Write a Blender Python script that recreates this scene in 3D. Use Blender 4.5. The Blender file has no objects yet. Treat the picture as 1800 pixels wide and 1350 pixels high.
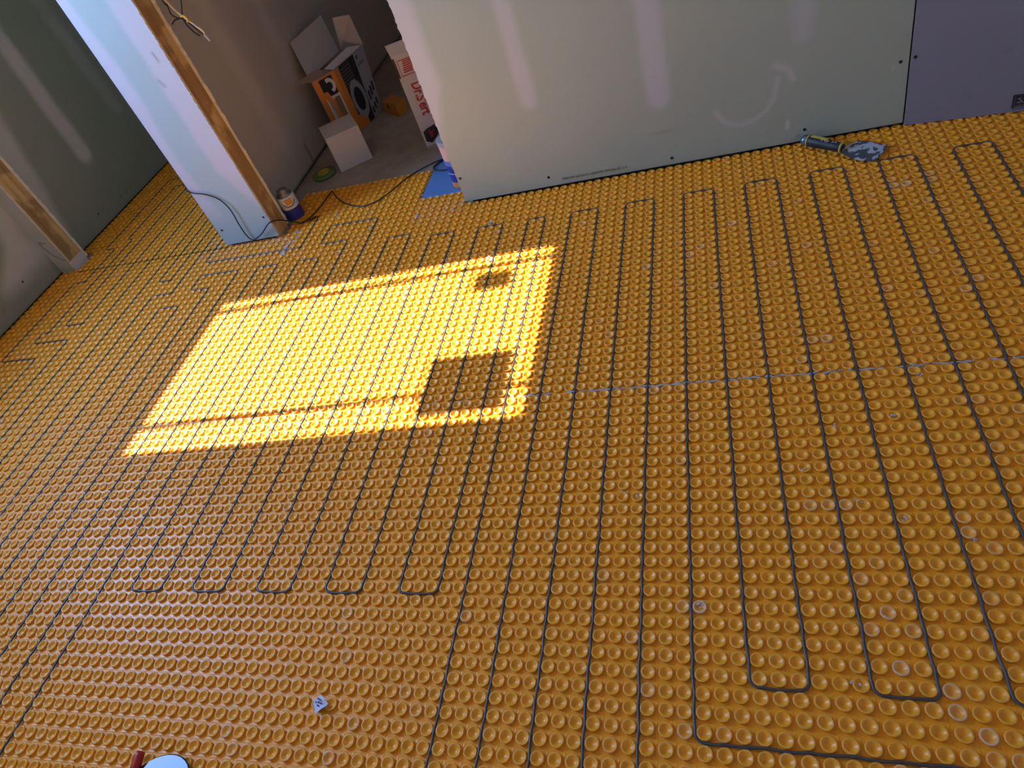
import bpy, math, random
import numpy as np
from mathutils import Vector, Matrix

# ------------------------------------------------------------------ units
# Lengths are counted in stud spacings of the membrane: u across, r towards the viewer, h up.
S = 0.0305                    # one stud spacing in metres
Z0 = 0.28 * S                 # height of the stud rims above the slab
def W(u, r, h=0.0):
    return Vector((u * S, -r * S, Z0 + h * S))

scene = bpy.context.scene
COL = scene.collection

# ------------------------------------------------------------------ camera
ROT = np.array([[0.94444665, -0.15960819, 0.28730777],
                [-0.0825031, 0.73104417, 0.6773239],
                [-0.31814111, -0.66340007, 0.67726404]])
CAM = np.array([3.50399909, 37.14482045, -39.89791279])
FOC = 1204.39148
cam_d = bpy.data.cameras.new('camera')
cam = bpy.data.objects.new('camera', cam_d)
COL.objects.link(cam)
cam_d.sensor_width = 36.0
cam_d.lens = FOC / 1800.0 * 36.0
cam_d.clip_start = 0.02
cam_d.clip_end = 60
_D = np.diag([1.0, -1.0, -1.0])
_x, _y, _z = _D @ ROT[0], _D @ ROT[1], _D @ ROT[2]
_m = Matrix(((_x[0], -_y[0], -_z[0], 0), (_x[1], -_y[1], -_z[1], 0), (_x[2], -_y[2], -_z[2], 0), (0, 0, 0, 1)))
cam.matrix_world = Matrix.Translation(W(CAM[0], CAM[1], -CAM[2])) @ _m
scene.camera = cam

# ------------------------------------------------------------------ daylight and exposure
scene.view_settings.view_transform = 'Standard'
scene.view_settings.look = 'None'
scene.view_settings.gamma = 1.0
scene.view_settings.use_curve_mapping = False
scene.view_settings.exposure = 0.75
SUN_STRENGTH = 19.0
SKY_STRENGTH = 26.0
world = bpy.data.worlds.new('daylight')
scene.world = world
world.use_nodes = True
wn, wl = world.node_tree.nodes, world.node_tree.links
wn.clear()
w_out = wn.new('ShaderNodeOutputWorld')
w_bg = wn.new('ShaderNodeBackground')
w_tc = wn.new('ShaderNodeTexCoord')
w_sep = wn.new('ShaderNodeSeparateXYZ')
w_ramp = wn.new('ShaderNodeValToRGB')
wl.new(w_tc.outputs['Generated'], w_sep.inputs[0])
w_map = wn.new('ShaderNodeMapRange')
w_map.inputs['From Min'].default_value = -1.0
wl.new(w_sep.outputs['Z'], w_map.inputs['Value'])
wl.new(w_map.outputs[0], w_ramp.inputs[0])
w_ramp.color_ramp.elements[0].position = 0.47
w_ramp.color_ramp.elements[0].color = (0.30, 0.27, 0.24, 1)      # ground outside
w_ramp.color_ramp.elements[1].position = 0.51
w_ramp.color_ramp.elements[1].color = (0.45, 0.67, 1.0, 1)       # bright horizon
_e = w_ramp.color_ramp.elements.new(0.85)
_e.color = (0.22, 0.42, 0.95, 1)
wl.new(w_ramp.outputs[0], w_bg.inputs[0])
w_bg.inputs[1].default_value = SKY_STRENGTH
wl.new(w_bg.outputs[0], w_out.inputs[0])

sun_d = bpy.data.lights.new('sun', 'SUN')
sun_d.energy = SUN_STRENGTH
sun_d.angle = math.radians(0.5)
sun_d.color = (1.0, 0.98, 0.97)
sun = bpy.data.objects.new('sun', sun_d)
COL.objects.link(sun)
sun.location = (-8, 0, 6)
sun.rotation_euler = Vector((1.0, 0.04, -0.839)).to_track_quat('-Z', 'Y').to_euler()

WIN = dict(r0=-18.7, r1=5.1, h0=31.9, h1=68.9, u=-93.6)
por_d = bpy.data.lights.new('window_portal', 'AREA')
por_d.shape = 'RECTANGLE'
por_d.size = (WIN['h1'] - WIN['h0']) * S
por_d.size_y = (WIN['r1'] - WIN['r0']) * S
por_d.cycles.is_portal = True
por = bpy.data.objects.new('window_portal', por_d)
COL.objects.link(por)
por.location = W(WIN['u'] - 3.0, (WIN['r0'] + WIN['r1']) / 2, (WIN['h0'] + WIN['h1']) / 2)
por.rotation_euler = (0, math.radians(-90), 0)

scene.cycles.max_bounces = 8
scene.cycles.diffuse_bounces = 5
scene.cycles.use_denoising = True
scene.cycles.sample_clamp_indirect = 6.0

random.seed(7)
rng = np.random.default_rng(11)

# ------------------------------------------------------------------ lens-fitted lattice (the sheets are laid very slightly stretched)
P1_F, P1_K = 1.19430047, 0.03720078
P1_W = np.array([-0.74963809, 0.33315095, 0.04259068]); P1_T = np.array([14.1120444, 0.189783, 53.0911732])
_th = np.linalg.norm(P1_W); _k = P1_W / _th
_K = np.array([[0, -_k[2], _k[1]], [_k[2], 0, -_k[0]], [-_k[1], _k[0], 0]])
P1_R = np.eye(3) + math.sin(_th) * _K + (1 - math.cos(_th)) * _K @ _K
def warp(u, r):
    u = np.asarray(u, float); r = np.asarray(r, float)
    c = P1_R[:, 0][:, None] * u.ravel() + P1_R[:, 1][:, None] * r.ravel() + P1_T[:, None]
    x, y = c[0] / c[2], c[1] / c[2]
    s = 1 + P1_K * np.minimum(x * x + y * y, 1.15)
    a = np.stack([x * s * P1_F * 1000 / FOC, y * s * P1_F * 1000 / FOC, np.ones_like(x)])
    d = ROT.T @ a
    t = -CAM[2] / d[2]
    return (CAM[0] + t * d[0]).reshape(u.shape), (CAM[1] + t * d[1]).reshape(r.shape)

# ------------------------------------------------------------------ materials
def new_mat(name):
    m = bpy.data.materials.new(name)
    m.use_nodes = True
    nt = m.node_tree
    b = nt.nodes['Principled BSDF']
    return m, nt, b
def N(nt, t, **kw):
    n = nt.nodes.new(t)
    for k, v in kw.items():
        if k in n.inputs.keys():
            n.inputs[k].default_value = v
        else:
            setattr(n, k, v)
    return n
def rgb(c):
    return (c[0], c[1], c[2], 1.0)
def mixc(nt, fac, a, b):
    n = nt.nodes.new('ShaderNodeMix'); n.data_type = 'RGBA'
    for i, v in ((0, fac), (6, a), (7, b)):
        if isinstance(v, bpy.types.NodeSocket): nt.links.new(v, n.inputs[i])
        elif i == 0: n.inputs[0].default_value = v
        else: n.inputs[i].default_value = rgb(v)
    return n.outputs[2]
def mathn(nt, op, a, b=0.5, clamp=False):
    n = nt.nodes.new('ShaderNodeMath'); n.operation = op; n.use_clamp = clamp
    for i, v in ((0, a), (1, b)):
        if isinstance(v, bpy.types.NodeSocket): nt.links.new(v, n.inputs[i])
        else: n.inputs[i].default_value = v
    return n.outputs[0]
def plain(name, col, rough=0.6, metal=0.0, noise=0.0, scale=60.0, bump=0.0, spec=0.5):
    m, nt, b = new_mat(name)
    b.inputs['Roughness'].default_value = rough
    b.inputs['Metallic'].default_value = metal
    b.inputs['Specular IOR Level'].default_value = spec
    if noise > 0 or bump > 0:
        tc = N(nt, 'ShaderNodeTexCoord')
        nz = N(nt, 'ShaderNodeTexNoise', Scale=scale, Detail=5.0)
        nt.links.new(tc.outputs['Object'], nz.inputs['Vector'])
        c = mixc(nt, nz.outputs['Fac'], [x * (1 - noise) for x in col], [min(1, x * (1 + noise)) for x in col])
        nt.links.new(c, b.inputs['Base Color'])
        if bump > 0:
            bp = N(nt, 'ShaderNodeBump', Strength=bump, Distance=0.002)
            nt.links.new(nz.outputs['Fac'], bp.inputs['Height'])
            nt.links.new(bp.outputs[0], b.inputs['Normal'])
    else:
        b.inputs['Base Color'].default_value = rgb(col)
    return m

def drywall_mat(name, paper, mud, rough=0.75):
    m, nt, b = new_mat(name)
    at = N(nt, 'ShaderNodeAttribute', attribute_name='marks')
    sep = N(nt, 'ShaderNodeSeparateColor')
    nt.links.new(at.outputs['Color'], sep.inputs[0])
    tc = N(nt, 'ShaderNodeTexCoord')
    n1 = N(nt, 'ShaderNodeTexNoise', Scale=9.0, Detail=6.0, Roughness=0.6)
    n2 = N(nt, 'ShaderNodeTexNoise', Scale=140.0, Detail=3.0)
    n3 = N(nt, 'ShaderNodeTexNoise', Scale=2.2, Detail=3.0)
    for n in (n1, n2, n3): nt.links.new(tc.outputs['Object'], n.inputs['Vector'])
    wob = mathn(nt, 'MULTIPLY', mathn(nt, 'SUBTRACT', n1.outputs['Fac'], 0.5), 0.9)
    edge = mathn(nt, 'MULTIPLY', mathn(nt, 'MULTIPLY', sep.outputs[0], mathn(nt, 'SUBTRACT', 1.0, sep.outputs[0])), 4.0)
    fac = mathn(nt, 'ADD', sep.outputs[0], mathn(nt, 'MULTIPLY', wob, edge), clamp=True)
    base = mixc(nt, n3.outputs['Fac'], [x * 0.93 for x in paper], [min(1, x * 1.07) for x in paper])
    base = mixc(nt, mathn(nt, 'MULTIPLY', n2.outputs['Fac'], 0.12), base, (0.15, 0.15, 0.15))
    c = mixc(nt, fac, base, mud)
    c = mixc(nt, sep.outputs[1], c, (0.70, 0.66, 0.72))
    c = mixc(nt, sep.outputs[2], c, (0.06, 0.055, 0.05))
    nt.links.new(c, b.inputs['Base Color'])
    b.inputs['Roughness'].default_value = rough
    b.inputs['Specular IOR Level'].default_value = 0.3
    bp = N(nt, 'ShaderNodeBump', Strength=0.12, Distance=0.001)
    nt.links.new(n2.outputs['Fac'], bp.inputs['Height'])
    nt.links.new(bp.outputs[0], b.inputs['Normal'])
    return m

MUD = (0.50, 0.53, 0.56)
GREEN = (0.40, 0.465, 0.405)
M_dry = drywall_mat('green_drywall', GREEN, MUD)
M_pier = drywall_mat('skylit_pier_drywall', (0.33, 0.455, 0.49), (0.43, 0.475, 0.55))  # blue of the window skylight is put into the board colour
M_left = drywall_mat('shaded_green_drywall', (0.285, 0.32, 0.262), (0.54, 0.54, 0.55))  # same green board, darkened to paint in the shade on the window wall
M_purple = drywall_mat('purple_backer', (0.245, 0.24, 0.31), (0.30, 0.29, 0.36))
M_closet = drywall_mat('taped_closet_drywall', (0.50, 0.46, 0.42), (0.58, 0.53, 0.49))
M_gyp = plain('gypsum_core', (0.72, 0.66, 0.55), 0.9, noise=0.3, scale=200, bump=0.4)
M_shell = plain('shell_paint', (0.75, 0.73, 0.70), 0.8)
M_ceil = plain('ceiling_paint', (0.86, 0.85, 0.83), 0.8)
M_dark = plain('shadow_gap', (0.03, 0.03, 0.035), 0.9)
M_screw = plain('black_screw', (0.012, 0.012, 0.014), 0.45)
M_ink = plain('grey_ink', (0.10, 0.10, 0.10), 0.8)
M_black = plain('black_ink', (0.015, 0.015, 0.02), 0.6)

def wood_mat():
    m, nt, b = new_mat('pine_stud')
    tc = N(nt, 'ShaderNodeTexCoord')
    mp = N(nt, 'ShaderNodeMapping')
    mp.inputs['Scale'].default_value = (26, 26, 1.6)
    nt.links.new(tc.outputs['Object'], mp.inputs[0])
    nz = N(nt, 'ShaderNodeTexNoise', Scale=2.0, Detail=6.0, Distortion=0.4)
    nt.links.new(mp.outputs[0], nz.inputs['Vector'])
    n2 = N(nt, 'ShaderNodeTexNoise', Scale=7.0, Detail=3.0)
    nt.links.new(tc.outputs['Object'], n2.inputs['Vector'])
    r = N(nt, 'ShaderNodeValToRGB')
    r.color_ramp.elements[0].position = 0.3; r.color_ramp.elements[0].color = (0.42, 0.265, 0.10, 1)
    r.color_ramp.elements[1].position = 0.72; r.color_ramp.elements[1].color = (0.68, 0.50, 0.24, 1)
    nt.links.new(nz.outputs['Fac'], r.inputs[0])
    st = N(nt, 'ShaderNodeMapRange'); st.inputs['From Min'].default_value = 0.56; st.inputs['From Max'].default_value = 0.5
    nt.links.new(n2.outputs['Fac'], st.inputs['Value'])
    c = mixc(nt, mathn(nt, 'MULTIPLY', st.outputs[0], 0.6), r.outputs[0], (0.20, 0.09, 0.04))
    nt.links.new(c, b.inputs['Base Color'])
    b.inputs['Roughness'].default_value = 0.6
    return m
M_wood = wood_mat()

def membrane_mat():
    m, nt, b = new_mat('orange_membrane')
    at = N(nt, 'ShaderNodeAttribute', attribute_name='dirt')
    sep = N(nt, 'ShaderNodeSeparateColor')
    nt.links.new(at.outputs['Color'], sep.inputs[0])
    tc = N(nt, 'ShaderNodeTexCoord')
    n1 = N(nt, 'ShaderNodeTexNoise', Scale=420.0, Detail=3.0)
    n2 = N(nt, 'ShaderNodeTexNoise', Scale=3.0, Detail=4.0)
    for n in (n1, n2): nt.links.new(tc.outputs['Object'], n.inputs['Vector'])
    base = mixc(nt, n2.outputs['Fac'], (0.82, 0.345, 0.010), (0.88, 0.40, 0.016))
    c = mixc(nt, mathn(nt, 'MULTIPLY', sep.outputs[0], 0.42), base, (0.80, 0.50, 0.20))
    g = mathn(nt, 'MULTIPLY', sep.outputs[1], mathn(nt, 'ADD', mathn(nt, 'MULTIPLY', n1.outputs['Fac'], 1.2), 0.0), clamp=True)
    c = mixc(nt, g, c, (0.55, 0.55, 0.60))
    nt.links.new(c, b.inputs['Base Color'])
    b.inputs['Roughness'].default_value = 0.39
    b.inputs['Coat Weight'].default_value = 0.15
    b.inputs['Coat Roughness'].default_value = 0.62
    b.inputs['Specular IOR Level'].default_value = 0.5
    b.inputs['Subsurface Weight'].default_value = 0.0
    # moulded grid lines between the studs
    uv = N(nt, 'ShaderNodeAttribute', attribute_name='lattice')
    s2 = N(nt, 'ShaderNodeSeparateXYZ')
    nt.links.new(uv.outputs['Vector'], s2.inputs[0])
    def line(sock):
        f = mathn(nt, 'FRACT', sock)
        d = mathn(nt, 'ABSOLUTE', mathn(nt, 'SUBTRACT', f, 0.5))
        mr = N(nt, 'ShaderNodeMapRange'); mr.inputs['From Min'].default_value = 0.06; mr.inputs['From Max'].default_value = 0.02
        nt.links.new(d, mr.inputs['Value']); return mr.outputs[0]
    ln = mathn(nt, 'MAXIMUM', line(s2.outputs[0]), line(s2.outputs[1]))
    bp = N(nt, 'ShaderNodeBump', Strength=0.5, Distance=0.0006)
    nt.links.new(mathn(nt, 'MULTIPLY', ln, s2.outputs[2]), bp.inputs['Height'])
    nt.links.new(bp.outputs[0], b.inputs['Normal'])
    return m
M_mat = membrane_mat()
M_cable = plain('heating_cable_jacket', (0.065, 0.068, 0.088), 0.42)
M_wire = plain('black_wire', (0.012, 0.012, 0.016), 0.4)
M_thin = plain('dried_thinset', (0.50, 0.52, 0.58), 0.9, noise=0.35, scale=300, bump=0.3)
M_blue_thin = plain('blue_grey_thinset', (0.35, 0.46, 0.66), 0.9, noise=0.3, scale=300, bump=0.3)
M_blue = plain('blue_membrane', (0.105, 0.235, 0.50), 0.55, noise=0.08, scale=40)
M_conc = plain('concrete', (0.33, 0.29, 0.265), 0.85, noise=0.35, scale=14, bump=0.2)
M_carton = plain('white_carton', (0.62, 0.58, 0.62), 0.55)
M_cartin = plain('carton_inside', (0.50, 0.47, 0.49), 0.7)
M_kraft = plain('kraft_board', (0.30, 0.235, 0.19), 0.8)
M_orange = plain('orange_print', (0.72, 0.25, 0.04), 0.5)
M_black_print = plain('black_print', (0.02, 0.02, 0.025), 0.4)
M_grey_print = plain('grey_print', (0.36, 0.34, 0.36), 0.5)
M_white_print = plain('white_print', (0.70, 0.70, 0.74), 0.5)
M_red = plain('red_print', (0.48, 0.02, 0.02), 0.5)
M_navy = plain('blue_print', (0.03, 0.04, 0.28), 0.4)
M_peach = plain('peach_print', (0.70, 0.42, 0.32), 0.5)
M_steel = plain('steel', (0.55, 0.56, 0.58), 0.32, metal=1.0, noise=0.2, scale=90)

# ------------------------------------------------------------------ mesh helpers
def tag(o, label=None, cat=None, group=None, kind=None):
    if label: o['label'] = label
    if cat: o['category'] = cat
    if group: o['group'] = group
    if kind: o['kind'] = kind
    return o
def empty(name, loc, label, cat, group=None):
    o = bpy.data.objects.new(name, None)
    o.empty_display_size = 0.05
    COL.objects.link(o)
    o.location = loc
    return tag(o, label, cat, group)
def link(name, me, mats, parent=None, smooth=False):
    if not isinstance(mats, (list, tuple)): mats = [mats]
    for m in mats: me.materials.append(m)
    if smooth: me.polygons.foreach_set('use_smooth', [True] * len(me.polygons))
    o = bpy.data.objects.new(name, me)
    COL.objects.link(o)
    if parent is not None:
        o.parent = parent
        o.matrix_parent_inverse = Matrix.Translation(parent_loc(parent)).inverted()
    return o
def parent_loc(p):
    v = Vector(p.location)
    while p.parent is not None:
        p = p.parent
        v = v + Vector((0, 0, 0))
    return v if p is not None else v
class MB:
    """collects geometry in world coordinates"""
    def __init__(s): s.v = []; s.f = []; s.mi = []
    def add(s, vs, fs, mi=0):
        b = len(s.v); s.v += [tuple(v) for v in vs]; s.f += [tuple(i + b for i in f) for f in fs]; s.mi += [mi] * len(fs); return s
    def hexa(s, p, mi=0):     # p: 4 bottom corners then 4 top corners, counter-clockwise from above
        return s.add(p, [(3, 2, 1, 0), (4, 5, 6, 7), (0, 1, 5, 4), (1, 2, 6, 5), (2, 3, 7, 6), (3, 0, 4, 7)], mi)
    def box(s, u0, u1, r0, r1, h0, h1, mi=0):
        u0, u1 = min(u0, u1), max(u0, u1); r0, r1 = max(r0, r1), min(r0, r1); h0, h1 = min(h0, h1), max(h0, h1)
        return s.hexa([W(u0, r0, h0), W(u1, r0, h0), W(u1, r1, h0), W(u0, r1, h0), W(u0, r0, h1), W(u1, r0, h1), W(u1, r1, h1), W(u0, r1, h1)], mi)
    def slab(s, quad, t, mi=0):   # a quad of world points given thickness t (metres) along its normal, both sides
        q = [Vector(a) for a in quad]; n = (q[1] - q[0]).cross(q[3] - q[0]).normalized() * (t / 2)
        return s.hexa([a - n for a in q] + [a + n for a in q], mi)
    def tube(s, pts, rad, seg=8, mi=0, caps=True):
        pts = [Vector(p) for p in pts]; n = len(pts); rads = rad if isinstance(rad, (list, tuple)) else [rad] * n
        up = Vector((0, 0, 1)); vs = []
        prev = None
        for i, p in enumerate(pts):
            t = (pts[min(i + 1, n - 1)] - pts[max(i - 1, 0)]).normalized()
            if prev is None:
                a = t.cross(up); a = a if a.length > 1e-3 else t.cross(Vector((1, 0, 0))); a.normalize()
            else:
                a = (prev - t * prev.dot(t)); a.normalize()
            prev = a; b = t.cross(a)
            for k in range(seg):
                th = 2 * math.pi * k / seg
                vs.append(p + (a * math.cos(th) + b * math.sin(th)) * rads[i])
        fs = []
        for i in range(n - 1):
            for k in range(seg):
                k2 = (k + 1) % seg
                fs.append((i * seg + k, i * seg + k2, (i + 1) * seg + k2, (i + 1) * seg + k))
        if caps:
            fs.append(tuple(range(seg - 1, -1, -1))); fs.append(tuple((n - 1) * seg + k for k in range(seg)))
        return s.add(vs, fs, mi)
    def lathe(s, c, axis, prof, seg=24, mi=0):   # prof: (radius, distance along axis) in metres
        c = Vector(c); ax = Vector(axis).normalized(); a = ax.orthogonal().normalized(); b = ax.cross(a); vs = []
        for (rr, z) in prof:
            for k in range(seg):
                th = 2 * math.pi * k / seg
                vs.append(c + ax * z + (a * math.cos(th) + b * math.sin(th)) * rr)
        fs = []
        for i in range(len(prof) - 1):
            for k in range(seg):
                k2 = (k + 1) % seg
                fs.append((i * seg + k, i * seg + k2, (i + 1) * seg + k2, (i + 1) * seg + k))
        if prof[0][0] > 1e-6: fs.append(tuple(range(seg - 1, -1, -1)))
        if prof[-1][0] > 1e-6: fs.append(tuple((len(prof) - 1) * seg + k for k in range(seg)))
        return s.add(vs, fs, mi)
    def build(s, name, mats, parent=None, smooth=False, bevel=0):
        me = bpy.data.meshes.new(name); me.from_pydata(s.v, [], s.f); me.polygons.foreach_set('material_index', s.mi); me.update()
        o = link(name, me, mats, parent, smooth)
        if bevel > 0:
            md = o.modifiers.new('bevel', 'BEVEL'); md.width = bevel; md.segments = 2; md.limit_method = 'ANGLE'
        return o
def smooth_path(pts, n=8):
    P = [Vector(p) for p in pts]; out = []
    for i in range(len(P) - 1):
        p0, p1, p2, p3 = P[max(i - 1, 0)], P[i], P[i + 1], P[min(i + 2, len(P) - 1)]
        for k in range(n):
            t = k / n
            out.append(0.5 * ((2 * p1) + (p2 - p0) * t + (2 * p0 - 5 * p1 + 4 * p2 - p3) * t * t + (3 * p1 - p0 - 3 * p2 + p3) * t ** 3))
    out.append(P[-1]); return out
def text_obj(name, body, size, org, xd, yd, mat, parent, thick=0.0002, spacing=1.0, xs=1.0, bold=0.0):
    cu = bpy.data.curves.new(name, 'FONT'); cu.body = body; cu.size = size; cu.extrude = thick; cu.space_character = spacing; cu.offset = bold
    cu.resolution_u = 3
    tmp = bpy.data.objects.new('tmp', cu); COL.objects.link(tmp)
    dg = bpy.context.evaluated_depsgraph_get()
    me = bpy.data.meshes.new_from_object(tmp.evaluated_get(dg)); bpy.data.objects.remove(tmp)
    xd = Vector(xd).normalized() * xs; yd = Vector(yd).normalized(); zd = xd.cross(yd).normalized()
    M = Matrix(((xd[0], yd[0], zd[0], org[0]), (xd[1], yd[1], zd[1], org[1]), (xd[2], yd[2], zd[2], org[2]), (0, 0, 0, 1)))
    me.transform(M); me.name = name; me.materials.clear()
    return link(name, me, mat, parent)

# wall panel: fine front grid carrying the 'marks' attribute (joint compound, light scuffs, dark stains and darker feet)
def capsule(a, h, p, q, rad, soft):
    p = np.array(p, float); q = np.array(q, float); d = q - p; L = max((d ** 2).sum(), 1e-9)
    t = np.clip(((a - p[0]) * d[0] + (h - p[1]) * d[1]) / L, 0, 1)
    dist = np.hypot(a - p[0] - t * d[0], h - p[1] - t * d[1])
    x = np.clip((rad + soft - dist) / (2 * soft), 0, 1)
    return x * x * (3 - 2 * x)
def polycap(a, h, pts, rad, soft):
    o = np.zeros_like(a)
    for i in range(len(pts) - 1): o = np.maximum(o, capsule(a, h, pts[i], pts[i + 1], rad, soft))
    return o
def panel(name, org, du, a0, a1, h0, h1, thick, marks, mat, parent=None, res=0.3, fine=34.0, ragged=None):
    """org: (u,r) of a=0 on the face; du: direction of a in (u,r); the board lies behind the face, away from the room"""
    aa = np.arange(a0, a1 + res * 0.5, res); aa[-1] = a1
    hh = np.concatenate([np.arange(h0, min(fine, h1), res), np.arange(min(fine, h1), h1 + 0.01, 6.0)]); hh[-1] = h1
    A, H = np.meshgrid(aa, hh)
    mk = np.zeros(A.shape + (4,)); mk[..., 3] = 1
    r_, g_, b_ = marks(A, H)
    mk[..., 0] = r_; mk[..., 1] = g_; mk[..., 2] = b_
    Ag = A.copy()
    if ragged == 'left': Ag[:, 0] -= rng.random(len(hh)) ** 2 * 0.15
    if ragged == 'right': Ag[:, -1] += rng.random(len(hh)) * 0.14
    du = np.array(du, float); du /= np.linalg.norm(du)
    nb = np.array([du[1], -du[0]])           # pointing behind the face
    def pos(a, h, d):
        u = org[0] + a * du[0] + nb[0] * d; r = org[1] + a * du[1] + nb[1] * d
        return np.stack([u * S, -r * S, Z0 + h * S], -1)
    front = pos(Ag, H, 0).reshape(-1, 3); na, nh = len(aa), len(hh)
    V = [front]; F = []; MI = []
    idx = np.arange(na * nh).reshape(nh, na)
    q = np.stack([idx[:-1, :-1], idx[:-1, 1:], idx[1:, 1:], idx[1:, :-1]], -1).reshape(-1, 4)
    F += q.tolist(); MI += [0] * len(q)
    # rim ring at the back
    rim = list(idx[0, :]) + list(idx[1:, -1]) + list(idx[-1, -2::-1]) + list(idx[-2:0:-1, 0])
    Af, Hf = Ag.ravel(), H.ravel(); A0 = A.ravel()
    back = pos(A0[rim], Hf[rim], thick); nb0 = len(front); V.append(back); n = len(rim)
    for i in range(n):
        j = (i + 1) % n
        F.append([rim[j], rim[i], nb0 + i, nb0 + j]); MI.append(1)
    F.append([nb0 + i for i in range(n - 1, -1, -1)]); MI.append(1)
    V = np.concatenate(V)
    me = bpy.data.meshes.new(name); me.from_pydata(V.tolist(), [], F); me.polygons.foreach_set('material_index', MI)
    at = me.attributes.new('marks', 'FLOAT_COLOR', 'POINT')
    buf = np.zeros((len(V), 4)); buf[:len(front)] = mk.reshape(-1, 4); at.data.foreach_set('color', buf.ravel())
    me.update()
    return link(name, me, [mat, M_gyp], parent)
def zero(A): return np.zeros_like(A)
def screws(parent, pts, nrm, mat=None):
    for p in pts:
        MB().lathe(p, nrm, [(0.0, -0.0006), (0.0046, -0.0004), (0.0050, 0.0004), (0.0032, 0.0006), (0.0, 0.0003)], 12).build('drywall_screw', mat or M_screw, parent)

CEIL = 79.0
FLOOR = -0.28

# ------------------------------------------------------------------ setting: slab, ceiling, walls
o = MB().box(-112, 66, -132, 66, FLOOR - 3, FLOOR).build('floor', M_conc); tag(o, 'bare grey concrete slab', kind='structure')
o = MB().box(-96.5, 66, -132, 66, CEIL, CEIL + 3).build('ceiling', M_ceil); tag(o, kind='structure')
RW = -33.05          # face of the partition with the two doorways
THK = 3.35           # partition thickness

# --- main wall
core = MB()
core.box(-25.6, 20.65, RW - 0.5, RW - THK + 0.42, FLOOR, CEIL)
core.box(20.65, 62, RW - 0.7, RW - THK + 0.42, FLOOR, CEIL)
wall_front = core.build('wall_front', M_dark); tag(wall_front, 'long stud partition wall on the right, boarded in green and purple', kind='structure')
def marks_main(A, H):
    m = zero(A)
    edge_w = np.clip((H - 8.5) / 6.0, 0, 1) * 2.1
    m = np.maximum(m, np.clip((edge_w - A) / 0.9 + 0.5, 0, 1) * np.clip((H - 7.5) / 3, 0, 1) * 0.95)
    m = np.maximum(m, capsule(A, H, (10.9, 10.6), (10.9, 34), 0.85, 0.5) * 0.9)
    m = np.maximum(m, capsule(A, H, (24.1, 8.0), (24.6, 34), 1.15, 0.5) * 0.9)
    m = np.maximum(m, capsule(A, H, (37.8, 11.3), (38.1, 34), 0.85, 0.8) * 0.7)
    g = zero(A); off = 26.3
    g = np.maximum(g, polycap(A, H, [(3.2 + off, 5.2), (3.9 + off, 4.0), (5.2 + off, 3.35), (6.7 + off, 3.5), (8.0 + off, 4.3), (8.8 + off, 5.6), (9.2 + off, 7.4)], 0.22, 0.25) * 0.35)
    g = np.maximum(g, polycap(A, H, [(9.0 + off, 8.8), (10.2 + off, 8.0), (10.6 + off, 7.0)], 0.3, 0.25) * 0.35)
    g = np.maximum(g, capsule(A, H, (10.0 + off, 1.9), (10.0 + off, 2.9), 0.03, 0.07) * 0.8)
    g = np.maximum(g, capsule(A, H, (19.3 + off, 6.0), (19.4 + off, 6.8), 0.02, 0.09) * 0.5)
    b = zero(A)
    b = np.maximum(b, capsule(A, H, (-5.0 + off, 4.1), (-0.2 + off, 4.35), 0.02, 0.12) * 0.35)
    for (x, y, w) in ((-0.7, 5.6, .3), (0.4, 5.5, .35), (12.0, 1.1, .5), (13.2, 1.0, .5), (11.0, 0.9, .3)):
        b = np.maximum(b, capsule(A, H, (x + off - w / 2, y), (x + off + w / 2, y + 0.05), 0.03, 0.14) * 0.6)
    # darker towards the foot of the board
    b = np.maximum(b, np.clip((0.9 - H) / 0.8, 0, 1) * 0.18)
    return m, g, b
pn = panel('drywall_panel', (-26.3, RW), (1, 0), 0, 46.89, 0.34, CEIL, 0.42, marks_main, M_dry, wall_front, ragged='left')
pn['label'] = 'pale green moisture resistant drywall with three vertical strips of joint compound'
screws(wall_front, [W(u, RW + 0.02, h) for u, h in ((-25.9, 3.44), (-15.6, 1.5), (-1.75, 1.08), (11.6, 1.53), (19.9, 6.54))], (0, -1, 0))
# printed line, upside down, along the foot of the board
t = text_obj('printed_lettering', '1/2 GP MOLD-GUARD GYPSUM BOARD', 0.44 * S, W(-6.6, RW + 0.02, 1.14), (-1, 0, 0), (0, 0, -1), M_ink, wall_front, 0.0001, xs=0.98)
o = MB().box(-26.35, -26.0, RW - 0.42, RW - 3.0, 0.1, CEIL).build('wood_stud', M_wood, wall_front)
bk = MB().box(-26.3, 62, RW - THK + 0.42, RW - THK, 0.1, CEIL).build('rear_drywall', M_closet, wall_front)
# purple board, set at a slight angle
a0 = Vector((20.65, RW)); dr = Vector((9.85, 1.30)).normalized()
def marks_purple(A, H):
    b = zero(A)
    for (x, y) in ((1.4, 9.0), (4.8, 2.6), (5.2, 2.2), (6.2, 3.6), (2.9, 1.4), (7.5, 6.0)):
        b = np.maximum(b, capsule(A, H, (x, y - .12), (x + .05, y + .12), 0.04, 0.13) * 0.35)
    return zero(A), zero(A), b
pn = panel('backer_board', (20.74, RW), tuple(dr), 0, 34, 0.02, CEIL, 0.42, marks_purple, M_purple, wall_front, res=0.4)
pn['label'] = 'dusty purple backer board'
def PB(s, h, d=0.03):
    return W(a0.x + dr.x * s + dr.y * -d * 0 , a0.y + dr.y * s + d, h)
screws(wall_front, [PB(0.43, 6.74)], (0, -1, 0))
XD = (dr.x, -dr.y, 0)
es = MB()
for q in (((8.82, 1.72), (10.9, 1.72), (10.9, 1.60), (8.82, 1.60)), ((8.82, 1.72), (8.95, 1.72), (8.95, 0.45), (8.82, 0.45)), ((8.95, 0.62), (10.9, 0.62), (10.9, 0.54), (8.95, 0.54))):
    es.slab([PB(a, h, 0.035) for a, h in q], 0.0003)
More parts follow.
